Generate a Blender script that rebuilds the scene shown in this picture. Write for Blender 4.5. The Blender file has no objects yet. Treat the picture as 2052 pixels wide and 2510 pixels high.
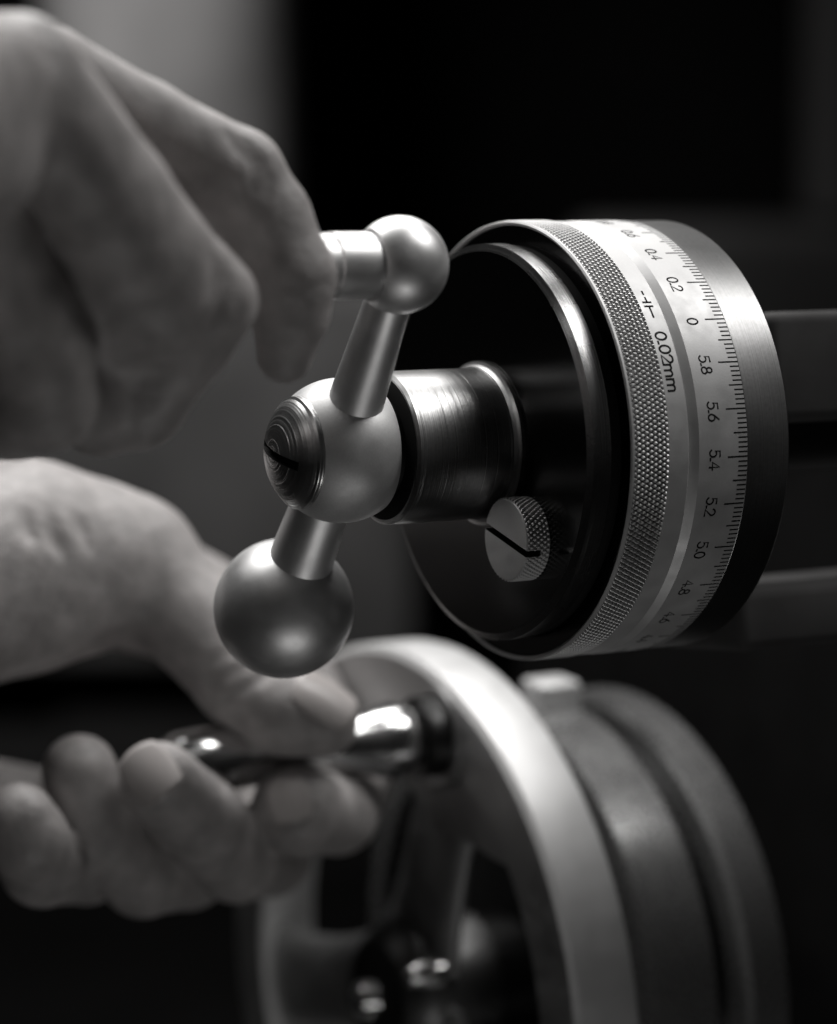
import bpy, bmesh, math, random
import numpy as np
from mathutils import Vector, Matrix

random.seed(7)
sc = bpy.context.scene
COL = sc.collection
MM = 0.001

# ------------------------------------------------------------------ camera frame
# all measurements in millimetres: x right, y up, z away from the lens
PITCH = math.radians(6.63)
CAM_POS = Vector((0.0, 0.0, 0.4505))
FWD = Vector((0, math.cos(PITCH), -math.sin(PITCH)))
UPV = Vector((0, math.sin(PITCH), math.cos(PITCH)))
RGT = Vector((1, 0, 0))
FPX = 7000.0            # focal length in photograph pixels (2052 wide)


def cam_vec(x, y, z):
    return RGT * x + UPV * y + FWD * z


def cam_pt(x, y, z):                       # mm -> world metres
    return CAM_POS + cam_vec(x, y, z) * MM


def px(X, Y, z):                           # 1736-wide photograph pixel at depth z (mm) -> world
    k = 2052 / 1736
    return cam_pt((X * k - 1026) * z / FPX, (1255 - Y * k) * z / FPX, z)


cam_d = bpy.data.cameras.new('camera')
cam = bpy.data.objects.new('camera', cam_d)
COL.objects.link(cam)
cam.matrix_world = Matrix((
    (RGT.x, UPV.x, -FWD.x, CAM_POS.x), (RGT.y, UPV.y, -FWD.y, CAM_POS.y),
    (RGT.z, UPV.z, -FWD.z, CAM_POS.z), (0, 0, 0, 1)))
cam_d.sensor_fit = 'HORIZONTAL'
cam_d.sensor_width = 36.0
cam_d.lens = 36.0 * FPX / 2052
cam_d.clip_start = 0.02
cam_d.clip_end = 50
cam_d.dof.use_dof = True
cam_d.dof.focus_distance = 0.622
cam_d.dof.aperture_fstop = 8.2
sc.camera = cam

# ------------------------------------------------------------------ world and lamps
w = bpy.data.worlds.new('World')
sc.world = w
w.use_nodes = True
w.node_tree.nodes['Background'].inputs[0].default_value = (1, 0.99, 0.98, 1)
w.node_tree.nodes['Background'].inputs[1].default_value = 0.012


def area(name, pos, target, sx, sy, watts, spread=180):
    d = bpy.data.lights.new(name, 'AREA')
    d.shape = 'RECTANGLE'
    d.size, d.size_y, d.energy = sx * MM, sy * MM, watts
    d.spread = math.radians(spread)
    d.color = (1.0, 0.985, 0.97)
    o = bpy.data.objects.new(name, d)
    COL.objects.link(o)
    p, t = cam_pt(*pos), cam_pt(*target)
    o.location = p
    o.rotation_euler = (t - p).to_track_quat('-Z', 'Y').to_euler()
    return o


area('softbox_overhead', (-70, 570, 850), (-20, 0, 660), 480, 220, 4.0)
area('softbox_left', (-330, 620, 690), (-70, 20, 600), 280, 240, 0.75)
area('strip_upper_right', (370, 540, 585), (10, 10, 650), 150, 300, 0.38, 75)
area('reflector_below', (70, -420, 450), (-10, 0, 620), 240, 160, 0.75)
area('lamp_background', (-420, 950, 1750), (-230, 250, 2500), 300, 300, 2.3, 80)

sc.view_settings.view_transform = 'Standard'
sc.view_settings.look = 'None'
sc.view_settings.exposure = 0.0
sc.view_settings.gamma = 1.0
sc.cycles.use_denoising = True
sc.cycles.sample_clamp_indirect = 4.0
sc.cycles.max_bounces = 6

# ------------------------------------------------------------------ materials


class NT:
    def __init__(self, name):
        self.m = bpy.data.materials.new(name)
        self.m.use_nodes = True
        self.t = self.m.node_tree
        self.b = self.t.nodes['Principled BSDF']

    def n(self, typ, **kw):
        nd = self.t.nodes.new(typ)
        for k, v in kw.items():
            setattr(nd, k, v)
        return nd

    def l(self, a, b):
        self.t.links.new(a, b)

    def set(self, **kw):
        for k, v in kw.items():
            self.b.inputs[k.replace('_', ' ')].default_value = v
        return self

    def coord(self):
        return self.n('ShaderNodeTexCoord').outputs['Object']

    def math(self, op, a, b=None):
        m = self.n('ShaderNodeMath', operation=op)
        for i, s in enumerate((a, b)):
            if s is None:
                continue
            if isinstance(s, (int, float)):
                m.inputs[i].default_value = s
            else:
                self.l(s, m.inputs[i])
        return m.outputs[0]

    def noise(self, scale, detail=3, vec=None, dim='3D', w=None):
        nz = self.n('ShaderNodeTexNoise', noise_dimensions=dim)
        nz.inputs['Scale'].default_value = scale
        nz.inputs['Detail'].default_value = detail
        if dim == '1D':
            self.l(w, nz.inputs['W'])
        elif vec is not None:
            self.l(vec, nz.inputs['Vector'])
        else:
            self.l(self.coord(), nz.inputs['Vector'])
        return nz.outputs['Fac']

    def ramp(self, fac, lo, hi, flo=0.0, fhi=1.0):
        r = self.n('ShaderNodeMapRange')
        r.inputs['From Min'].default_value = flo
        r.inputs['From Max'].default_value = fhi
        r.inputs['To Min'].default_value = lo
        r.inputs['To Max'].default_value = hi
        self.l(fac, r.inputs['Value'])
        return r.outputs['Result']

    def grey(self, fac, lo, hi, tint=(1, 1, 1), flo=0.3, fhi=0.7):
        r = self.n('ShaderNodeValToRGB')
        r.color_ramp.elements[0].position = flo
        r.color_ramp.elements[1].position = fhi
        r.color_ramp.elements[0].color = (lo * tint[0], lo * tint[1], lo * tint[2], 1)
        r.color_ramp.elements[1].color = (hi * tint[0], hi * tint[1], hi * tint[2], 1)
        self.l(fac, r.inputs['Fac'])
        self.l(r.outputs['Color'], self.b.inputs['Base Color'])

    def bump(self, h, strength, dist):
        b = self.n('ShaderNodeBump')
        b.inputs['Strength'].default_value = strength
        b.inputs['Distance'].default_value = dist
        self.l(h, b.inputs['Height'])
        self.l(b.outputs['Normal'], self.b.inputs['Normal'])

    def radius(self):
        s = self.n('ShaderNodeSeparateXYZ')
        self.l(self.coord(), s.inputs[0])
        q = self.math('ADD', self.math('MULTIPLY', s.outputs[0], s.outputs[0]),
                      self.math('MULTIPLY', s.outputs[1], s.outputs[1]))
        return self.math('SQRT', q), s.outputs[2]


def turned_steel(name, base, rough, aniso, line_scale, line_strength, dist=0.00006, faces='z'):
    """Lathe-turned steel: fine circumferential tool lines round local Z."""
    k = NT(name)
    k.set(Metallic=1.0, Anisotropic=aniso)
    r, z = k.radius()
    pos = k.math('ADD', r, z)
    ln = k.noise(line_scale, 2, dim='1D', w=pos)
    fine = k.noise(1400, 2)
    k.grey(k.math('ADD', k.math('MULTIPLY', ln, 0.6), k.math('MULTIPLY', fine, 0.4)), base * 0.8, base * 1.15)
    big = k.noise(60, 4)
    k.l(k.ramp(big, rough * 0.93, rough * 1.08, 0.3, 0.7), k.b.inputs['Roughness'])
    k.bump(ln, line_strength, dist)
    if aniso:
        t = k.n('ShaderNodeTangent', direction_type='RADIAL', axis='Z')
        k.l(t.outputs[0], k.b.inputs['Tangent'])
    return k.m


def satin(name, base, rough, grain=2600, strength=0.25, blot=0.07, metal=1.0):
    """Bead-blasted satin chrome."""
    k = NT(name)
    k.set(Metallic=metal)
    g = k.noise(grain, 3)
    b = k.noise(110, 5)
    k.grey(k.math('ADD', k.math('MULTIPLY', g, 0.35), k.math('MULTIPLY', b, 0.65)), base * (1 - blot), base * (1 + blot))
    smear = k.noise(260, 6)               # fingerprints and handling wear
    k.l(k.ramp(k.math('ADD', k.math('MULTIPLY', b, 0.5), k.math('MULTIPLY', smear, 0.5)), rough * 0.88, rough * 1.14, 0.35, 0.65), k.b.inputs['Roughness'])
    k.bump(g, strength, 0.00005)
    return k.m


def paint(name, base, rough, spec=0.5, scale=40):
    k = NT(name)
    k.set(Roughness=rough)
    k.b.inputs['Specular IOR Level'].default_value = spec
    n = k.noise(scale, 6)
    k.grey(n, base * 0.75, base * 1.25, tint=(1, 0.985, 0.985))
    g = k.noise(700, 3)
    k.bump(g, 0.15, 0.0002)
    return k.m


M = {}
M['satin'] = satin('satin_chrome_scale', 0.58, 0.55, metal=0.6)
M['satin_ball'] = satin('satin_chrome_ball', 0.80, 0.44, strength=0.15, blot=0.08, metal=0.8)
M['satin_hub'] = satin('satin_chrome_hub', 0.62, 0.55, metal=0.65, grain=2200, strength=0.35, blot=0.14)
M['satin_knurl'] = satin('satin_chrome_knurl', 0.66, 0.42, metal=0.85, strength=0.1)
M['satin_screw'] = satin('satin_lock_screw', 0.62, 0.55, metal=0.65, grain=2600, strength=0.35)
M['neck'] = turned_steel('brushed_neck_steel', 0.42, 0.31, 0.6, 3000, 0.85)
M['rim'] = turned_steel('turned_rim_steel', 0.25, 0.35, 0.5, 3500, 0.3)
M['face'] = turned_steel('polished_black_steel', 0.05, 0.16, 0.0, 4000, 0.05)
M['boss_edge'] = turned_steel('turned_edge_steel', 0.31, 0.27, 0.5, 3500, 0.8)
M['cap'] = turned_steel('turned_screw_cap_steel', 0.58, 0.30, 0.3, 2200, 1.0, dist=0.00012)
M['chrome'] = NT('polished_chrome').set(Metallic=1.0, Roughness=0.19, Base_Color=(0.72, 0.72, 0.72, 1)).m
M['black_steel'] = NT('blackened_steel').set(Metallic=1.0, Roughness=0.4, Base_Color=(0.06, 0.06, 0.06, 1)).m
M['groove_dark'] = NT('dark_groove_metal').set(Metallic=0.6, Roughness=0.5, Base_Color=(0.07, 0.068, 0.066, 1)).m
M['ink_shade'] = NT('engraving_ink_shade').set(Roughness=0.7, Base_Color=(0.012, 0.012, 0.012, 1)).m  # ink of the engraved marks; also stands in for shade in slots and recesses
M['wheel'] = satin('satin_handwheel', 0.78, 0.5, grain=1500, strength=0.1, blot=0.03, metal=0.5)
M['wheel_face_shade'] = satin('handwheel_face_shade', 0.5, 0.45, grain=1500, strength=0.1, blot=0.03)  # darker than the rim: shade on the front side put into the colour
M['hub_dark'] = turned_steel('dark_hub_steel', 0.12, 0.4, 0.0, 2500, 0.2)
M['dial2'] = satin('rear_dial_satin', 0.36, 0.27, grain=1500, strength=0.1, blot=0.04, metal=0.75)
M['body'] = paint('dark_machine_paint', 0.010, 0.8, 0.1)
M['bracket'] = paint('grey_machine_paint', 0.055, 0.8, 0.15)
M['column'] = paint('column_grey_paint', 0.20, 0.6, 0.3, scale=12)
M['block'] = paint('block_grey_paint', 0.11, 0.6, 0.3, scale=12)
M['far'] = paint('cabinet_paint', 0.05, 0.7, 0.2, scale=6)
M['bench'] = paint('bench_dark', 0.012, 0.8, 0.1, scale=10)
M['wall'] = paint('wall_dark', 0.004, 0.9, 0.05, scale=4)

M['ink_shade'].node_tree.nodes['Principled BSDF'].inputs['Specular IOR Level'].default_value = 0.1
k = NT('skin')
k.set(Roughness=0.52)
k.b.inputs['Subsurface Weight'].default_value = 0.25
k.b.inputs['Subsurface Radius'].default_value = (1.0, 0.9, 0.85)
k.b.inputs['Subsurface Scale'].default_value = 0.0025
n1 = k.noise(150, 6)
k.grey(n1, 0.33, 0.50, tint=(1.0, 0.955, 0.945))
n2 = k.noise(45, 3)
k.l(k.ramp(n2, 0.42, 0.62, 0.3, 0.7), k.b.inputs['Roughness'])
vz = k.n('ShaderNodeTexVoronoi', feature='DISTANCE_TO_EDGE')
vz.inputs['Scale'].default_value = 700
k.l(k.coord(), vz.inputs['Vector'])
k.bump(k.math('ADD', k.math('MULTIPLY', vz.outputs['Distance'], 0.5), k.math('MULTIPLY', n1, 2.2)), 0.36, 0.0008)
M['skin'] = k.m
k = NT('fingernail')
k.set(Roughness=0.28, Base_Color=(0.50, 0.47, 0.46, 1))
M['nail'] = k.m

# ------------------------------------------------------------------ object helpers


def empty(name, mat, label, cat, group=None):
    o = bpy.data.objects.new(name, None)
    o.empty_display_size = 0.01
    COL.objects.link(o)
    o.matrix_world = mat
    o['label'] = label
    o['category'] = cat
    if group:
        o['group'] = group
    return o


def link(name, me, mat, parent=None, smooth=None):
    o = bpy.data.objects.new(name, me)
    if mat is not None:
        me.materials.clear()
        me.materials.append(mat)
    COL.objects.link(o)
    if parent is not None:
        o.parent = parent
    if smooth is not None:
        bm = bmesh.new()
        bm.from_mesh(me)
        for f in bm.faces:
            f.smooth = True
        for e in bm.edges:
            if len(e.link_faces) == 2 and e.calc_face_angle(0) > math.radians(smooth):
                e.smooth = False
        bm.to_mesh(me)
        bm.free()
    return o


def mesh_py(name, v, f):
    me = bpy.data.meshes.new(name)
    me.from_pydata([tuple(p) for p in v], [], f)
    me.update()
    return me


def lathe(name, prof, mat, parent, n=192, closed=False, smooth=28):
    """prof: list of (r, s) mm; s grows away from the handle (local z = -s)."""
    bm = bmesh.new()
    rings = []
    for r, s in prof:
        if r < 1e-6:
            rings.append([bm.verts.new((0, 0, -s * MM))])
        else:
            rings.append([bm.verts.new((r * math.sin(2 * math.pi * i / n) * MM, r * math.cos(2 * math.pi * i / n) * MM, -s * MM)) for i in range(n)])
    pairs = list(zip(rings[:-1], rings[1:]))
    if closed:
        pairs.append((rings[-1], rings[0]))
    for A, B in pairs:
        for i in range(n):
            j = (i + 1) % n
            if len(A) == 1 and len(B) == 1:
                continue
            if len(A) == 1:
                bm.faces.new((A[0], B[j], B[i]))
            elif len(B) == 1:
                bm.faces.new((A[i], A[j], B[0]))
            else:
                bm.faces.new((A[i], A[j], B[j], B[i]))
    bmesh.ops.recalc_face_normals(bm, faces=bm.faces)
    me = bpy.data.meshes.new(name)
    bm.to_mesh(me)
    bm.free()
    return link(name, me, mat, parent, smooth)


def sphere_prof(R, s0, a0, a1, n=40):
    """profile of a ball centred at s0; angle measured from the handle-side pole."""
    return [(R * math.sin(a0 + (a1 - a0) * i / n), s0 - R * math.cos(a0 + (a1 - a0) * i / n)) for i in range(n + 1)]


def knurl(name, R, s0, s1, n_round, pitch, depth, mat, parent, sub=8):
    """Crossed helical grooves leaving diamond points."""
    nu = n_round * sub
    nv = int((s1 - s0) / pitch * sub * 1.6) + 1
    U, V = np.meshgrid(np.arange(nu), np.arange(nv + 1), indexing='ij')
    a = U / sub
    b = (V / nv) * (s1 - s0) / pitch
    tri = lambda x: 1 - np.abs(((x % 1.0) * 2) - 1)        # 0 at groove, 1 on crest
    h = np.minimum(tri(a + b), tri(a - b))
    h = np.clip(h * 2.3 - 0.35, 0.0, 1.0)
    h = h * h * (3 - 2 * h) * 0.75 + h * 0.25
    edge = np.minimum(1, np.minimum(V, nv - V) / 1.5)
    r = R - depth * (1 - h) * np.where((V == 0) | (V == nv), 1.0, 1.0)
    r = np.where((V == 0) | (V == nv), R - depth * 0.9, r)
    ph = 2 * np.pi * U / nu
    P = np.stack([r * np.sin(ph), r * np.cos(ph), -(s0 + (s1 - s0) * V / nv)], -1).reshape(-1, 3) * MM
    idx = np.arange(nu * (nv + 1)).reshape(nu, nv + 1)
    A = idx[:, :-1]
    B = np.roll(idx, -1, 0)[:, :-1]
    Cc = np.roll(idx, -1, 0)[:, 1:]
    Dd = idx[:, 1:]
    F = np.stack([A, Dd, Cc, B], -1).reshape(-1, 4)
    me = bpy.data.meshes.new(name)
    me.vertices.add(len(P))
    me.vertices.foreach_set('co', P.astype(np.float32).ravel())
    me.loops.add(F.size)
    me.loops.foreach_set('vertex_index', F.astype(np.int32).ravel())
    me.polygons.add(len(F))
    me.polygons.foreach_set('loop_start', np.arange(0, F.size, 4, dtype=np.int32))
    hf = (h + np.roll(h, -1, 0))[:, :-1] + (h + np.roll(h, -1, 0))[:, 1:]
    me.update(calc_edges=True)
    o = link(name, me, mat, parent)
    me.materials.append(M['groove_dark'])          # darker colour on the faces low in the cut grooves
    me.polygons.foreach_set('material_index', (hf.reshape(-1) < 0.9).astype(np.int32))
    me.update()
    o['kind'] = 'stuff'
    return o


def boolean_cut(o, boxes):
    """cut boxes (matrix, size mm) out of o, in o's local frame."""
    for mat, size in boxes:
        bm = bmesh.new()
        bmesh.ops.create_cube(bm, size=1.0)
        bmesh.ops.scale(bm, vec=[q * MM for q in size], verts=bm.verts)
        bmesh.ops.transform(bm, matrix=mat, verts=bm.verts)
        me = bpy.data.meshes.new('cut')
        bm.to_mesh(me)
        me.materials.append(M['ink_shade'])  # blackens the cut faces: shade of the deep slot put into colour
        bm.free()
        c = bpy.data.objects.new('cut', me)
        COL.objects.link(c)
        par = o.parent
        o.parent = None
        md = o.modifiers.new('cut', 'BOOLEAN')
        md.object = c
        md.operation = 'DIFFERENCE'
        md.solver = 'EXACT'
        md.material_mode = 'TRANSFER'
        dg = bpy.context.evaluated_depsgraph_get()
        dg.update()
        new = bpy.data.meshes.new_from_object(o.evaluated_get(dg))
        o.modifiers.clear()
        old = o.data
        o.data = new
        bpy.data.meshes.remove(old)
        bpy.data.objects.remove(c)
        o.parent = par


def box_mesh(name, lo, hi, bevel=0.0, seg=3):
    bm = bmesh.new()
    bmesh.ops.create_cube(bm, size=1.0)
    lo, hi = Vector(lo) * MM, Vector(hi) * MM
    bmesh.ops.scale(bm, vec=hi - lo, verts=bm.verts)
    bmesh.ops.translate(bm, vec=(lo + hi) / 2, verts=bm.verts)
    if bevel:
        bmesh.ops.bevel(bm, geom=bm.edges[:], offset=bevel * MM, segments=seg, profile=0.5, affect='EDGES')
    me = bpy.data.meshes.new(name)
    bm.to_mesh(me)
    bm.free()
    return me


# axis frame: local X = v (right, toward lens), Y = u (up), Z = a (out to the handle)
A_C = (-0.8682989, -0.05731503, -0.492719)
V_C = (0.4935303, 0.0, -0.86972861)
Zw = cam_vec(*A_C).normalized()
Xw = cam_vec(*V_C)
Xw = (Xw - Zw * Xw.dot(Zw)).normalized()
Yw = Zw.cross(Xw)
DIAL_C = cam_pt(20.527, 16.021, 648.808)


def frame(origin):
    m = Matrix.Identity(4)
    for i in range(3):
        m[i][0], m[i][1], m[i][2], m[i][3] = Xw[i], Yw[i], Zw[i], origin[i]
    return m


DF = frame(DIAL_C)


def polar(r, phi, s):
    return Vector((r * math.sin(phi), r * math.cos(phi), -s)) * MM


# ------------------------------------------------------------------ setting
def struct(o):
    o['kind'] = 'structure'
    return o


me = mesh_py('bench', [(-3, -1, 0), (3, -1, 0), (3, 4, 0), (-3, 4, 0)], [(0, 1, 2, 3)])
struct(link('bench', me, M['bench']))
me = box_mesh('wall', (-3000, 3000, -5), (3000, 3060, 2500))
struct(link('wall', me, M['wall']))

# machine frame carrying both shafts
mach = empty('machine_tool', DF, 'dark painted machine tool carrying the dial and the handwheel', 'machine')
base_z = -DIAL_C.z / MM
link('body', box_mesh('body', (-260, base_z, -420), (90, 26, -150), 18, 5), M['body'], mach, 30)
link('bracket', box_mesh('bracket', (-14, 1, -151), (20, 27, -60), 3), M['bracket'], mach, 30)
link('ledge', box_mesh('ledge', (-30, -52, -151), (14, -37, -52), 3), M['bracket'], mach, 30)
lathe('shaft', [(0, 41), (11, 41), (11, 152), (0, 152)], M['black_steel'], mach, n=64)



def back_box(name, x0, x1, y0, y1, z0, z1, mat, parent, bevel=8, floor=False):
    """upright block whose near face fills the given 1736-wide pixel range at depth z0"""
    p, q = px(x0, y1, z0), px(x1, y0, z0)
    lo = (p.x / MM, p.y / MM, 0 if floor else p.z / MM)
    hi = (q.x / MM, p.y / MM + (z1 - z0), q.z / MM)
    return link(name, box_mesh(name, lo, hi, bevel, 4), mat, parent, 30)


back = empty('machine_column', Matrix.Identity(4), 'out of focus grey column rising from a squat machine block behind the hands', 'machine')
cx = px(345, 0, 2500)
o = lathe('post', [(0, -1300), (106, -1300), (110, -1294), (110, -100), (0, -100)], M['column'], back, n=96)
o.location = (cx.x, cx.y, 0)
back_box('block', -500, 860, 600, 1380, 2400, 2700, M['block'], back)
back_box('pedestal', -500, 150, 1850, 2300, 2410, 2690, M['block'], back, floor=True)
far = empty('machine_cabinet', Matrix.Identity(4), 'dark blurred cabinet far behind the graduated dial', 'cabinet')
back_box('carcass', 1230, 2300, 470, 1300, 2300, 2700, M['far'], far, 20, floor=True)
back_box('upright', 1705, 1900, -200, 480, 2300, 2450, M['far'], far, 20)

# ------------------------------------------------------------------ graduated dial
dial = empty('graduated_dial', DF, 'graduated steel dial with knurled ring marked 0.02mm and dark polished face', 'dial')
# neck collar with flared foot
lathe('neck', [(13.0, -32.6), (15.4, -32.8), (15.5, -33.2), (16.4, -33.2), (17.0, -32.6), (17.0, -14.0),
               (17.05, -10.6), (17.3, -9.2), (17.9, -8.4), (18.6, -8.0), (18.6, -7.0), (13, -7.0)], M['neck'], dial, closed=True, smooth=24)
lathe('neck_end', [(11, -33.3), (15.9, -33.3), (15.9, -32.9), (11, -32.9)], M['ink_shade'], dial, closed=True)  # black disc laid over the steel end; darkness of the gap as colour
lathe('face_plate', [(12.9, -7.1), (43.2, -7.1), (43.2, -6.0), (12.9, -6.0)], M['face'], dial, closed=True)
lathe('raised_edge', [(43.2, -7.12), (44.8, -6.2), (44.8, -1.8), (44.5, -1.6), (43.2, -1.6)], M['boss_edge'], dial, closed=True, smooth=18)
lathe('recess_wall', [(43.4, -1.65), (44.45, -1.65), (44.45, 1.0), (43.4, 1.0)], M['ink_shade'], dial, closed=True)  # flat black stands in for shade in the undercut
lathe('recess_ring', [(44.4, 0.9), (48.9, 0.9), (48.9, 2.0), (44.4, 2.0)], M['face'], dial, closed=True)
kr = lathe('knurled_ring', [(48.9, 0.4), (49.5, 0.0), (49.85, 0.3), (49.85, 0.85), (49.4, 0.9), (49.4, 9.5), (49.75, 9.7), (49.75, 14.7),
                            (49.5, 15.0), (48.2, 15.1), (48.2, 2.1), (48.9, 2.0)], M['satin'], dial, closed=True, smooth=24)
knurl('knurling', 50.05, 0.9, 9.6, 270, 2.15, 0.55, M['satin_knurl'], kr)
slv = lathe('scale_sleeve', [(47.9, 15.2), (48.6, 15.2), (49.75, 17.3), (49.85, 17.5), (49.85, 30.25), (47.9, 30.25)], M['satin'], dial, closed=True, smooth=24)
lathe('rear_rim', [(47.8, 30.3), (49.6, 30.3), (49.7, 30.5), (49.7, 41.4), (49.3, 41.9), (10.5, 41.9), (10.5, 40.9), (47.8, 40.9)], M['rim'], dial, closed=True, smooth=24)

# engraved marks ------------------------------------------------------------
R_MARK = 49.875
PHI_ZERO = math.radians(36.43 + 24.0)


def tick_mesh(length, wdt=0.34):
    e = 0.03
    v = []
    for rr in (R_MARK - 0.05, R_MARK + 0.0):
        for x in (-wdt / 2, wdt / 2):
            for s in (30.2 - length, 30.22):
                v.append((x * MM, rr * MM, -s * MM))
    f = [(0, 1, 3, 2), (4, 6, 7, 5), (0, 4, 5, 1), (2, 3, 7, 6), (0, 2, 6, 4), (1, 5, 7, 3)]
    m = mesh_py('graduation', v, f)
    m.materials.append(M['ink_shade'])
    return m


T_LONG, T_MED, T_SHORT = tick_mesh(5.15), tick_mesh(3.5, 0.32), tick_mesh(2.3, 0.32)
for i in range(300):
    me = T_LONG if i % 10 == 0 else (T_MED if i % 5 == 0 else T_SHORT)
    o = bpy.data.objects.new('graduation', me)
    COL.objects.link(o)
    o.parent = slv
    o.rotation_euler = (0, 0, -(PHI_ZERO - math.radians(1.2 * i)))


def arc(cx, cy, rx, ry, a0, a1, n=14):
    return [(cx + rx * math.cos(math.radians(a0 + (a1 - a0) * i / n)), cy + ry * math.sin(math.radians(a0 + (a1 - a0) * i / n))) for i in range(n + 1)]


GLYPH = {   # single-stroke engraver's characters: advance, polylines
    '0': (0.66, [arc(0.3, 0.5, 0.27, 0.5, 90, 450, 24)]),
    '2': (0.66, [arc(0.3, 0.72, 0.26, 0.28, 165, -35, 12) + [(0.04, 0.0), (0.58, 0.0)]]),
    '4': (0.70, [[(0.44, 0.0), (0.44, 1.0), (0.02, 0.28), (0.62, 0.28)]]),
    '5': (0.66, [[(0.54, 1.0), (0.12, 1.0), (0.08, 0.56)] + arc(0.27, 0.33, 0.29, 0.33, 125, -150, 14)]),
    '6': (0.66, [[(0.46, 1.0), (0.16, 0.62)] + arc(0.3, 0.31, 0.26, 0.31, 155, 515, 22)]),
    '8': (0.66, [arc(0.3, 0.75, 0.21, 0.25, -90, 270, 18), arc(0.3, 0.26, 0.27, 0.26, 90, 450, 20)]),
    '.': (0.30, [[(0.03, 0.07), (0.19, 0.07)]]),
    'm': (0.98, [[(0.05, 0), (0.05, 0.66)], [(0.05, 0.45)] + arc(0.24, 0.45, 0.19, 0.21, 160, 0, 8) + [(0.43, 0.0)],
                 [(0.43, 0.45)] + arc(0.63, 0.45, 0.19, 0.21, 160, 0, 8) + [(0.82, 0.0)]]),
}


def engrave(name, lines, phi_c, s_base, R, wdt, parent, depth=0.05):
    """lines in mm: x runs down the rim (growing phi), y runs to the rear (growing s)."""
    bm = bmesh.new()
    for ln in lines:
        n = len(ln)
        closed = math.dist(ln[0], ln[-1]) < 1e-6
        quad = []
        for i in range(n):
            p0 = ln[i - 1] if i > 0 else (ln[-2] if closed else None)
            p1 = ln[i + 1] if i < n - 1 else (ln[1] if closed else None)
            t = Vector((0, 0))
            if p0:
                d = Vector(ln[i]) - Vector(p0)
                t += d.normalized()
            if p1:
                d = Vector(p1) - Vector(ln[i])
                t += d.normalized()
            t = t.normalized() if t.length > 1e-6 else Vector((1, 0))
            nn = Vector((-t.y, t.x)) * wdt / 2
            c = Vector(ln[i])
            if not closed and i == 0:
                c = c - t * wdt / 2.5
            if not closed and i == n - 1:
                c = c + t * wdt / 2.5
            row = []
            for q, rr in ((c + nn, R), (c - nn, R), (c - nn, R - depth), (c + nn, R - depth)):
                row.append(bm.verts.new(polar(rr, phi_c + q.x / R, s_base + q.y)))
            quad.append(row)
        for A, B in zip(quad[:-1], quad[1:]):
            for j in range(4):
                bm.faces.new((A[j], A[(j + 1) % 4], B[(j + 1) % 4], B[j]))
        if not closed:
            bm.faces.new(quad[0])
            bm.faces.new(quad[-1])
    bmesh.ops.recalc_face_normals(bm, faces=bm.faces)
    me = bpy.data.meshes.new(name)
    bm.to_mesh(me)
    bm.free()
    return link(name, me, M['ink_shade'], parent)


def text_lines(txt, size, cw=1.0):
    out, x = [], 0.0
    for ch in txt:
        adv, pl = GLYPH[ch]
        for ln in pl:
            out.append([((x + a * cw) * size, b * size) for a, b in ln])
        x += adv * cw
    wid = (x - 0.08) * size
    return [[(a - wid / 2, b) for a, b in ln] for ln in out], wid


names = {0: '0', 1: '0.2', 2: '0.4', -1: '5.8', -2: '5.6', -3: '5.4', -4: '5.2', -5: '5.0', -6: '4.8', -7: '4.6', -8: '4.4', 3: '0.6', 4: '0.8', -9: '4.2'}
for kx, txt in names.items():
    ls, wid = text_lines(txt, 2.7)
    o = engrave('numeral', ls, PHI_ZERO - math.radians(12 * kx) + 0.4 / 50, 20.25, R_MARK, 0.40, slv)
    o['label'] = 'engraved number ' + txt
R2 = 49.775
ls, wid = text_lines('0.02mm', 2.75, 1.12)
ctr = math.radians((63.6 + 79.6) / 2)
want = math.radians(79.6 - 63.6) * R2
ls = [[(a * want / wid, b) for a, b in ln] for ln in ls]
o = engrave('lettering', ls, ctr, 10.75, R2, 0.50, kr)
o['label'] = 'engraved lettering 0.02mm'
# division symbol: two short strokes facing each other with a stem each
phi_m = math.radians(55.3)
sym = [[(-0.55, 0.0), (-0.55, 2.0)], [(0.55, 0.0), (0.55, 2.0)], [(-3.6, 1.1), (-0.55, 1.1)], [(0.55, 1.1), (3.4, 1.1)]]
o = engrave('division_symbol', sym, phi_m, 10.9, R2, 0.48, kr)

# knurled lock screw on the face ------------------------------------------
ls_o = Vector((17.9, -21.4))
lock = lathe('lock_screw', [(0, -13.0), (8.75, -13.0), (8.95, -12.8), (8.95, -7.0), (0, -7.0)], M['satin_screw'], dial, n=96, smooth=30)
d2 = Vector((0.937, -0.349))
ang = math.atan2(d2.y, d2.x)
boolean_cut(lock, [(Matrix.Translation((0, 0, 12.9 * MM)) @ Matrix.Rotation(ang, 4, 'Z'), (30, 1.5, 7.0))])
lock.location = (ls_o.x * MM, ls_o.y * MM, 0)
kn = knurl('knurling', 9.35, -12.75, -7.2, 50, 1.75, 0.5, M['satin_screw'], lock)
kn_cut = (Matrix.Translation((0, 0, 12.9 * MM)) @ Matrix.Rotation(ang, 4, 'Z'), (30, 1.5, 7.0))
bm = bmesh.new()
bm.from_mesh(kn.data)
inv = kn_cut[0].inverted()
kill = [v for v in bm.verts if abs((inv @ v.co).y) < 0.78 * MM and (inv @ v.co).z > -3.4 * MM]
bmesh.ops.delete(bm, geom=kill, context='VERTS')
bm.to_mesh(kn.data)
bm.free()

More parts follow.
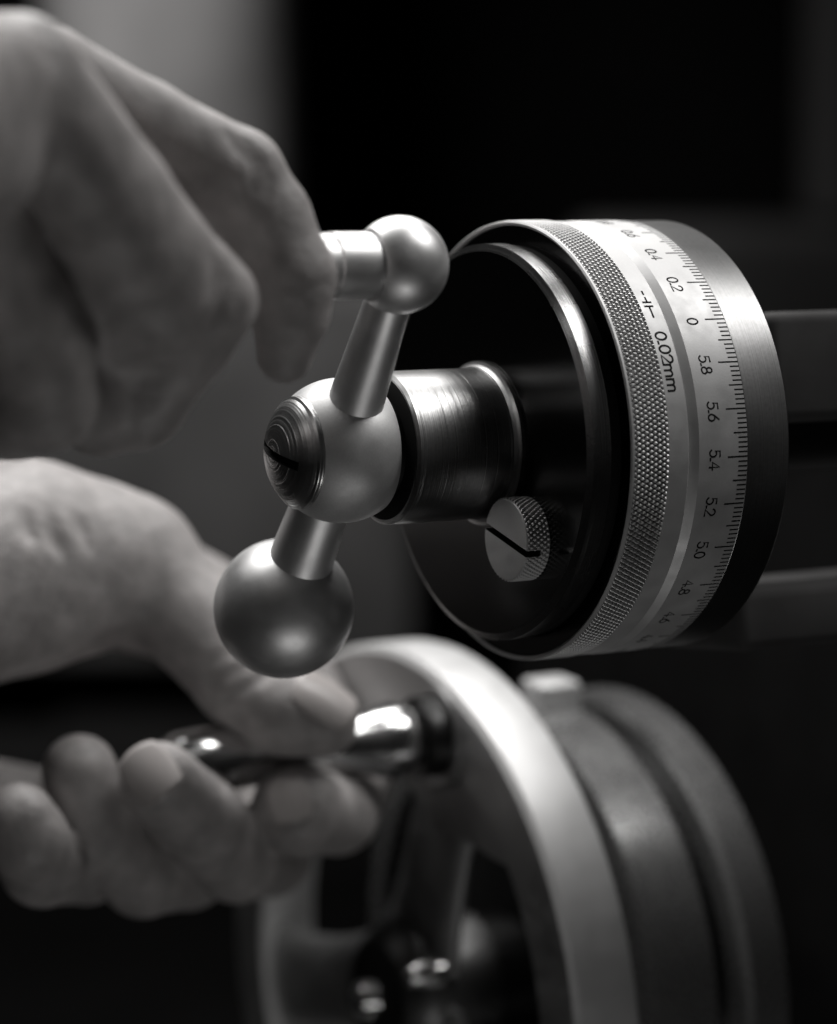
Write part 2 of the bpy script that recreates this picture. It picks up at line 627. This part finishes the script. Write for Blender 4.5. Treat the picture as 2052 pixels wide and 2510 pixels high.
# ------------------------------------------------------------------ ball crank
crank = empty('ball_crank', DF, 'satin steel ball crank with slotted hub screw on the dial neck', 'crank')
SH = -43.4
hub = lathe('hub', sphere_prof(16.0, SH, math.radians(50), math.radians(118), 40) + [(0, SH + 16 * math.cos(math.radians(62))), ] + [(0, SH - 16 * math.cos(math.radians(50)))],
            M['satin_hub'], crank, closed=False, smooth=40)
lathe('spacer', [(0, -36.5), (11.5, -36.5), (11.5, -32.0), (0, -32.0)], M['black_steel'], crank, n=96)
Rs = 16.2
sag = Rs - math.sqrt(Rs * Rs - 11.9 ** 2)
dome = []
for i in range(59):
    t = math.asin(11.9 / Rs) * i / 58
    rr = Rs + ((-0.05 if i % 2 else 0.0) + random.uniform(-0.03, 0.02) if 0 < i < 58 else 0)
    dome.append((rr * math.sin(t), -60.4 + Rs - rr * math.cos(t)))
cap = lathe('hub_screw', dome + [(12.3, dome[-1][1] + 0.35), (12.35, dome[-1][1] + 0.8), (12.35, -53.6), (11.6, -53.3), (11.6, -52.0), (0, -52.0)], M['cap'], crank, n=160, smooth=35)
d3 = Vector((0.93, -0.36))
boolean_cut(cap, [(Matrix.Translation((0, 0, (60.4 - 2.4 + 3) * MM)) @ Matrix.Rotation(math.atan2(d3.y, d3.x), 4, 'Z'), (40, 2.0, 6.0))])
UPB = Vector((34.6, 38.2, -SH + 2.2))      # local mm (v, u, z)
LOB = Vector((-27.4, -35.4, -SH + 2.1))


def rod(name, p0, p1, r0, r1, mat, parent, n=48, prof=None, flare=0.0):
    d = (p1 - p0)
    L = d.length
    q = d.to_track_quat('Z', 'Y').to_matrix().to_4x4()
    pts = prof or [(0, 0), (r0, 0), (r1, L), (0, L)]
    if not prof:
        pts = [(0, 0)] + [(r0 + (r1 - r0) * i / 12, L * i / 12) for i in range(13)] + [(0, L)]
    o = lathe(name, [(r, -s) for r, s in pts], mat, parent, n=n)
    o.matrix_local = Matrix.Translation(p0 * MM) @ q
    return o


H0 = Vector((0, 0, -SH))
rod('arm', H0 + (UPB - H0) * 0.12, UPB, 6.5, 4.5, M['satin_ball'], crank)
rod('arm', H0 + (LOB - H0) * 0.15, LOB, 6.2, 8.0, M['satin_ball'], crank)
o = lathe('counterweight_ball', sphere_prof(16.0, 0, 0, math.pi, 60), M['satin_ball'], crank, n=96)
o.location = LOB * MM
# handle ball: flat toward the grip
ub = sphere_prof(10.3, 0, math.radians(47), math.pi, 50)
o = lathe('handle_ball', [(0, ub[0][1])] + ub, M['satin_ball'], crank, n=96, smooth=40)
o.location = UPB * MM
o = lathe('grip', [(0, -7.0), (6.2, -7.0), (6.2, -7.6), (7.0, -7.8), (7.05, -8.1), (7.05, -16.5), (6.7, -16.8), (6.85, -17.2), (6.8, -24), (6.4, -27), (6.6, -31), (7.6, -40), (7.4, -48), (5.5, -52), (0, -53)], M['satin_ball'], crank, n=96, smooth=30)
o.location = UPB * MM

# ------------------------------------------------------------------ handwheel behind
WZ = 800.0
WC = cam_pt((954.8 - 1026) * WZ / FPX, (1255 - 2439.2) * WZ / FPX, WZ)
WF = frame(WC)
wheel = empty('handwheel', WF, 'large pale handwheel with polished side handle below the dial', 'handwheel')
R = 98.5
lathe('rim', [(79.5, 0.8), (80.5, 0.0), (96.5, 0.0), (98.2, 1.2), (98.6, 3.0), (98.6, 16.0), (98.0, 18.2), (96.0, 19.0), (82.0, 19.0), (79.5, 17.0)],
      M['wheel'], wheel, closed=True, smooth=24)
lathe('rim_face_shade', [(80.4, -0.15), (96.4, -0.15), (96.4, 0.3), (80.4, 0.3)], M['wheel_face_shade'], wheel, closed=True)  # added overlay ring that gives the rim front its shade as colour
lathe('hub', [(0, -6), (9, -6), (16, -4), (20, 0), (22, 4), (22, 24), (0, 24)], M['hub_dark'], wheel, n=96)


def spoke(phi, w0, w1):
    bm = bmesh.new()
    n = 12
    rows = []
    for i in range(n + 1):
        t = i / n
        r = 16 + (83 - 16) * t
        wd = w0 + (w1 - w0) * t + 7 * t ** 6 + 5 * (1 - t) ** 5
        row = []
        for j in range(12):
            aa = 2 * math.pi * j / 12
            row.append(bm.verts.new((wd * math.cos(aa) * MM, r * MM, (-8 + 5.5 * math.sin(aa)) * MM)))
        rows.append(row)
    for A, B in zip(rows[:-1], rows[1:]):
        for j in range(12):
            bm.faces.new((A[j], A[(j + 1) % 12], B[(j + 1) % 12], B[j]))
    bm.faces.new(rows[0])
    bm.faces.new(rows[-1])
    bmesh.ops.recalc_face_normals(bm, faces=bm.faces)
    me = bpy.data.meshes.new('spoke')
    bm.to_mesh(me)
    bm.free()
    o = link('spoke', me, M['wheel_face_shade'], wheel, 40)
    o.rotation_euler = (0, 0, -phi)
    return o


def wheel_local(X, Y, s=0.0):
    """pixel (2052 wide) on the wheel plane -> local (v, u) mm"""
    d = cam_vec((X - 1026) / FPX, (1255 - Y) / FPX, 1.0)
    o = WC - Zw * s * MM
    t = (o - CAM_POS).dot(Zw) / d.dot(Zw)
    q = CAM_POS + d * t - o
    return q.dot(Xw) / MM, q.dot(Yw) / MM


hv, hu = wheel_local(1035, 1806, -4)
HPHI = math.atan2(hv, hu)
for i in range(3):
    spoke(HPHI + 2 * math.pi * i / 3, 14, 15)
o = lathe('handle_boss', [(0, -0.6), (13.5, -0.6), (14.5, 0.6), (14.5, 15), (0, 15)], M['wheel_face_shade'], wheel, n=64)
o.location = (hv * MM, hu * MM, 0)
bm = bmesh.new()
rows = []
for i in range(25):
    ph = HPHI + math.radians(-34 + 68 * i / 24)
    ri = 80.5 - 22 * math.cos(math.radians(90 * (i - 12) / 12.0)) ** 0.7 if 0 < i < 24 else 80.4
    rows.append([bm.verts.new(polar(rr, ph, ss)) for rr, ss in ((ri, 2.2), (81.5, 2.2), (81.5, 16), (ri, 16))])
for A_, B_ in zip(rows[:-1], rows[1:]):
    for j in range(4):
        bm.faces.new((A_[j], A_[(j + 1) % 4], B_[(j + 1) % 4], B_[j]))
bm.faces.new(rows[0])
bm.faces.new(rows[-1])
bmesh.ops.recalc_face_normals(bm, faces=bm.faces)
me = bpy.data.meshes.new('web')
bm.to_mesh(me)
bm.free()
link('web', me, M['wheel_face_shade'], wheel, 30)
o = lathe('handle_collar', [(0, -6.5), (10.3, -6.5), (11, -5.8), (11, 0.6), (0, 0.6)], M['black_steel'], wheel, n=64)
o.location = (hv * MM, hu * MM, 0)
o = lathe('side_handle', [(0, -8), (8.2, -8), (9.8, -10.5), (10.2, -14), (9.0, -20), (7.4, -27), (7.2, -34), (8.0, -48), (8.6, -60), (8.7, -70), (8.0, -77), (6.0, -81), (0, -82)],
          M['chrome'], wheel, n=96, smooth=40)
o.location = (hv * MM, hu * MM, 0)
for dv, du, rr in ((0, 0, 5.0), (26, 10, 3.0)):
    o = lathe('cap_nut', [(0, -rr * 1.5 - 5)] + [(rr * math.sin(t), -5 - rr * 0.5 - rr * math.cos(t)) for t in (0.3, 0.6, 0.9, 1.2, 1.5)] + [(rr * 1.25, -5), (rr * 1.25, 2), (0, 2)], M['chrome'], wheel, n=48)
    o.location = (dv * MM, du * MM, 0)
lathe('rear_dial', [(70, 36), (76, 36), (78.3, 37), (78.6, 56), (77, 57.5), (70, 57.5)], M['dial2'], wheel, closed=True)
lathe('backing_plate', [(18, 38), (69.9, 38), (69.9, 66.1), (18, 66.1)], M['black_steel'], wheel, closed=True)
lathe('rear_flange', [(18, 66), (77, 66), (79.6, 67.5), (79.6, 79), (78, 80), (18, 80)], M['dial2'], wheel, closed=True)
me = box_mesh('index_block', (-6, 76, -58), (6, 86, -44), 2)
o = link('index_block', me, M['wheel'], wheel, 30)
o.rotation_euler = (0, 0, math.radians(-8))
lathe('wheel_shaft', [(0, 20), (18.5, 20), (18.5, 130), (0, 130)], M['black_steel'], wheel, n=64)

# ------------------------------------------------------------------ hands


def surface_nets(D, org, h):
    S = D < 0
    nx, ny, nz = D.shape
    cnt = np.zeros((nx - 1, ny - 1, nz - 1), np.int8)
    for i in (0, 1):
        for j in (0, 1):
            for kk in (0, 1):
                cnt += S[i:nx - 1 + i, j:ny - 1 + j, kk:nz - 1 + kk]
    act = (cnt > 0) & (cnt < 8)
    I = np.argwhere(act)
    vid = -np.ones(act.shape, np.int64)
    vid[act] = np.arange(len(I))
    acc = np.zeros((len(I), 3))
    num = np.zeros(len(I))
    offs = [(i, j, kk) for i in (0, 1) for j in (0, 1) for kk in (0, 1)]
    for o0 in offs:
        for ax in range(3):
            if o0[ax]:
                continue
            o1 = list(o0)
            o1[ax] = 1
            d0 = D[I[:, 0] + o0[0], I[:, 1] + o0[1], I[:, 2] + o0[2]]
            d1 = D[I[:, 0] + o1[0], I[:, 1] + o1[1], I[:, 2] + o1[2]]
            mk = (d0 < 0) != (d1 < 0)
            t = np.where(mk, d0 / np.where(mk, d0 - d1, 1), 0)
            p = np.array(o0, float)[None, :].repeat(len(I), 0)
            p[:, ax] += t
            acc[mk] += p[mk]
            num[mk] += 1
    P = (I + acc / num[:, None]) * h + org
    F = []
    for ax in range(3):
        b, c = (ax + 1) % 3, (ax + 2) % 3
        sl0 = [slice(None)] * 3
        sl1 = [slice(None)] * 3
        sl0[ax], sl1[ax] = slice(0, -1), slice(1, None)
        ch = S[tuple(sl0)] != S[tuple(sl1)]
        E = np.argwhere(ch)
        ok = (E[:, b] > 0) & (E[:, c] > 0) & (E[:, b] < D.shape[b] - 1) & (E[:, c] < D.shape[c] - 1)
        E = E[ok]
        q = []
        for db, dc in ((-1, -1), (0, -1), (0, 0), (-1, 0)):
            T = E.copy()
            T[:, b] += db
            T[:, c] += dc
            q.append(vid[T[:, 0], T[:, 1], T[:, 2]])
        q = np.stack(q, 1)
        flip = ~S[E[:, 0], E[:, 1], E[:, 2]]
        q[flip] = q[flip][:, ::-1]
        F.append(q)
    return P, np.concatenate(F)


def smin(a, b, kk):
    hh = np.clip(0.5 + 0.5 * (b - a) / kk, 0, 1)
    return b + (a - b) * hh - kk * hh * (1 - hh)


def hand_mesh(name, chains, h=1.0, join=3.0, carve=()):
    """chains: list of (blend, [(X, Y, z, r), ...]) in photograph pixels (1736 wide), depth mm and radius mm."""
    conv = []
    for bl, pts in chains:
        conv.append((bl, [(np.array(px(X, Y, z)) / MM, r) for X, Y, z, r in pts]))
    allp = np.array([p for _, c in conv for p, r in c])
    rad = max(r for _, c in conv for _, r in c)
    lo, hi = allp.min(0) - rad - 4, allp.max(0) + rad + 4
    n = np.ceil((hi - lo) / h).astype(int) + 1
    ax = [(lo[i] + np.arange(n[i]) * h).astype(np.float32) for i in range(3)]
    G = np.stack(np.meshgrid(*ax, indexing='ij'), -1)
    D = None
    for bl, c in conv:
        d = None
        for (p0, r0), (p1, r1) in zip(c[:-1], c[1:]):
            p0 = p0.astype(np.float32)
            ab = (p1 - p0).astype(np.float32)
            t = np.clip(((G - p0) @ ab) / float(ab @ ab + 1e-6), 0, 1)
            dist = np.linalg.norm(G - p0 - t[..., None] * ab, axis=-1) - (r0 + (r1 - r0) * t)
            d = dist if d is None else smin(d, dist, 2.0)
        D = d if D is None else smin(D, d, bl)
    # skin folds: shallow grooves pressed into the surface where the given lines run
    for wd, dp, pts in carve:
        best = None
        q = [np.array(px(X, Y, z), np.float32) / np.float32(MM) for X, Y, z in pts]
        for p0, p1 in zip(q[:-1], q[1:]):
            ab = p1 - p0
            t = np.clip(((G - p0) @ ab) / float(ab @ ab + 1e-6), 0, 1)
            dd = np.linalg.norm(G - p0 - t[..., None] * ab, axis=-1)
            best = dd if best is None else np.minimum(best, dd)
        D = D + 1.35 * dp * np.exp(-(best / wd) ** 2)
    P, F = surface_nets(D, lo, h)
    me = bpy.data.meshes.new(name)
    me.from_pydata((P * MM).tolist(), [], F.tolist())
    me.update()
    bm = bmesh.new()
    bm.from_mesh(me)
    for _ in range(3):
        bmesh.ops.smooth_vert(bm, verts=bm.verts, factor=0.5, use_axis_x=True, use_axis_y=True, use_axis_z=True)
    for f in bm.faces:
        f.smooth = True
    bm.to_mesh(me)
    bm.free()
    return me


def nail(parent, c, core, tip, w, l, lift=0.5):
    """curved nail plate: c surface point, core point inside the finger below it, tip direction, half sizes mm."""
    nrm = (c - core).normalized()
    tip = (tip - nrm * tip.dot(nrm)).normalized()
    side = tip.cross(nrm)
    R = max((c - core).length / MM, w * 1.1)
    v, f = [], []
    n = 12
    for i in range(n + 1):
        for j in range(n + 1):
            a, b = 2 * i / n - 1, 2 * j / n - 1
            x = a * math.sqrt(1 - 0.30 * b * b) * w
            y = b * math.sqrt(1 - 0.30 * a * a) * l
            hgt = math.sqrt(max(0.1, R * R - x * x)) - R - 0.012 * y * y + lift
            v.append(c + side * x * MM + tip * y * MM + nrm * hgt * MM)
    for i in range(n):
        for j in range(n):
            q = i * (n + 1) + j
            f.append((q, q + 1, q + n + 2, q + n + 1))
    me = mesh_py('fingernail', v, f)
    for p in me.polygons:
        p.use_smooth = True
    o = link('fingernail', me, M['nail'], None)
    md = o.modifiers.new('thick', 'SOLIDIFY')
    md.thickness = 0.7 * MM
    md.offset = -1
    o.parent = parent
    return o


upper = [
    (4, [(-330, 230, 470, 22), (40, 150, 508, 10.2)]),
    (6, [(-330, 260, 470, 22), (-60, 330, 500, 12)]),
    (6, [(-330, 190, 500, 18), (95, 150, 545, 9)]),
    (3, [(40, 150, 508, 10.2), (235, 395, 528, 9.2), (405, 585, 545, 8.6), (442, 622, 547, 8.3)]),          # middle, first bone
    (6, [(90, 250, 514, 10.5), (213, 434, 527, 11.5), (262, 528, 535, 11.5), (318, 615, 542, 10.5), (360, 670, 548, 9)]),
    (2.5, [(442, 622, 547, 8.2), (395, 700, 552, 8.4), (290, 840, 558, 8.4), (205, 865, 562, 8.0)]),         # middle, second bone
    (2, [(250, 300, 560, 8), (450, 440, 572, 8.5), (530, 540, 574, 8)]),
    (1.5, [(95, 150, 545, 9.2), (300, 257, 556, 8.5), (495, 360, 564, 8.8), (556, 452, 566, 8.4), (606, 575, 567, 8.7), (602, 650, 569, 7.6), (590, 738, 573, 5.7)]),   # index
    (1.0, [(-60, 330, 505, 10), (-72, 428, 512, 10), (-20, 546, 520, 10.2), (30, 640, 525, 10.4), (84, 730, 530, 10.4), (95, 825, 535, 9.8), (30, 855, 540, 9.0)]),
    (2.0, [(90, 815, 538, 9.0), (200, 835, 556, 8.5)]),
    (4.0, [(262, 528, 535, 11.5), (235, 650, 546, 10), (250, 740, 554, 8.8), (285, 800, 557, 8)]),
    (3, [(-330, 330, 480, 15), (-190, 480, 495, 10), (-130, 760, 505, 8.5), (-160, 840, 515, 8)]),           # little
    (3, [(-300, 300, 520, 16), (-40, 480, 570, 16), (130, 600, 575, 15), (250, 760, 582, 12)]),                # thumb, behind
]
folds_u = [
    (1.3, 0.9, [(470, 285, 556), (492, 330, 556), (484, 385, 557)]),
    (1.3, 0.8, [(505, 300, 556), (528, 340, 556), (520, 395, 557)]),
    (1.3, 0.7, [(536, 330, 557), (556, 370, 557), (540, 430, 559)]),
    (1.5, 0.9, [(430, 545, 537), (440, 590, 537), (412, 640, 538)]),
    (1.5, 0.9, [(462, 565, 538), (470, 610, 538), (440, 668, 540)]),
    (1.4, 0.7, [(485, 600, 541), (490, 640, 541), (462, 685, 543)]),
    (2.5, 0.9, [(-20, 90, 500), (40, 70, 500), (90, 80, 502)]),
    (2.5, 0.8, [(-20, 130, 497), (40, 110, 497), (110, 120, 500)]),
    (1.3, 0.8, [(560, 590, 558), (640, 600, 558), (690, 590, 563)]),
]
hu_o = link('hand', hand_mesh('hand', upper, carve=folds_u), M['skin'])
hu_o['label'] = 'hand curling its fingers over the ball crank grip'
hu_o['category'] = 'hand'

lower = [
    (4, [(-260, 1230, 715, 30), (60, 1172, 735, 25), (180, 1168, 740, 20)]),
    (10, [(60, 1155, 738, 24), (285, 1165, 745, 16), (400, 1290, 742, 13.4), (500, 1410, 738, 12.0), (590, 1472, 735, 11.8), (668, 1498, 735, 9.4)]),      # thumb
    (12, [(-260, 1250, 760, 28), (60, 1150, 785, 22), (300, 1220, 800, 18), (560, 1330, 814, 14)]),               # back of the hand
    (12, [(-420, 1320, 750, 26), (-380, 1640, 800, 18), (120, 1690, 800, 12), (480, 1680, 804, 13)]),                                        # palm
    (6, [(-260, 1260, 720, 26), (60, 1260, 732, 16), (170, 1260, 740, 12)]),                                         # ball of the thumb
    (3, [(560, 1340, 816, 14), (640, 1470, 812, 11.5), (738, 1620, 790, 10.5), (698, 1684, 764, 11.2), (614, 1682, 737, 12.0)]),    # index
    (0.6, [(480, 1670, 804, 11), (560, 1660, 800, 11), (560, 1775, 780, 11), (490, 1778, 745, 11.6), (415, 1705, 722, 11.4), (330, 1622, 708, 10.2)]),   # middle
    (0.6, [(330, 1670, 800, 11), (400, 1670, 795, 11), (390, 1800, 770, 11), (298, 1808, 738, 11.6), (215, 1735, 725, 11.0), (165, 1600, 718, 9.6)]),   # ring
    (0.6, [(150, 1670, 795, 11), (220, 1690, 780, 10), (180, 1795, 750, 10), (88, 1792, 712, 10.6), (60, 1745, 702, 10.0), (40, 1700, 700, 9.2)]),         # little
]
folds_l = [
    (2.2, 1.2, [(90, 1000, 712), (110, 1120, 712), (150, 1240, 722)]),
    (2.2, 1.0, [(150, 1010, 716), (175, 1130, 718), (200, 1260, 728)]),
    (2.0, 0.9, [(40, 1000, 710), (60, 1110, 710), (100, 1220, 716)]),
    (1.6, 0.9, [(420, 1380, 727), (480, 1350, 726), (540, 1330, 732)]),
    (1.6, 0.9, [(440, 1420, 727), (505, 1385, 726), (560, 1360, 732)]),
    (1.5, 0.8, [(465, 1450, 727), (530, 1410, 725), (585, 1390, 732)]),
    (1.5, 0.9, [(330, 1730, 712), (390, 1690, 711), (450, 1640, 716)]),
    (1.5, 0.8, [(355, 1765, 716), (415, 1715, 714), (475, 1665, 720)]),
    (1.5, 0.9, [(140, 1720, 706), (210, 1700, 704), (270, 1680, 710)]),
    (1.5, 0.8, [(155, 1760, 708), (220, 1735, 706), (280, 1710, 712)]),
    (1.5, 0.8, [(10, 1740, 697), (70, 1730, 695), (120, 1720, 700)]),
]
hl_o = link('hand', hand_mesh('hand', lower, carve=folds_l), M['skin'])
hl_o['label'] = 'hand with thumb and fingers closed round the chrome handwheel handle'
hl_o['category'] = 'hand'

cv = cam_vec
nail(hl_o, px(676, 1446, 727.6), px(640, 1488, 735), px(745, 1500, 735) - px(620, 1440, 735), 6.6, 9.0)
nail(hl_o, px(600, 1660, 725.6), px(614, 1682, 737), cv(-0.25, 0.9, 0.3), 5.4, 6.0, 0.25)
nail(hl_o, px(310, 1602, 698.4), px(332, 1624, 708), cv(-0.6, 0.75, 0.1), 6.2, 7.6, 0.3)
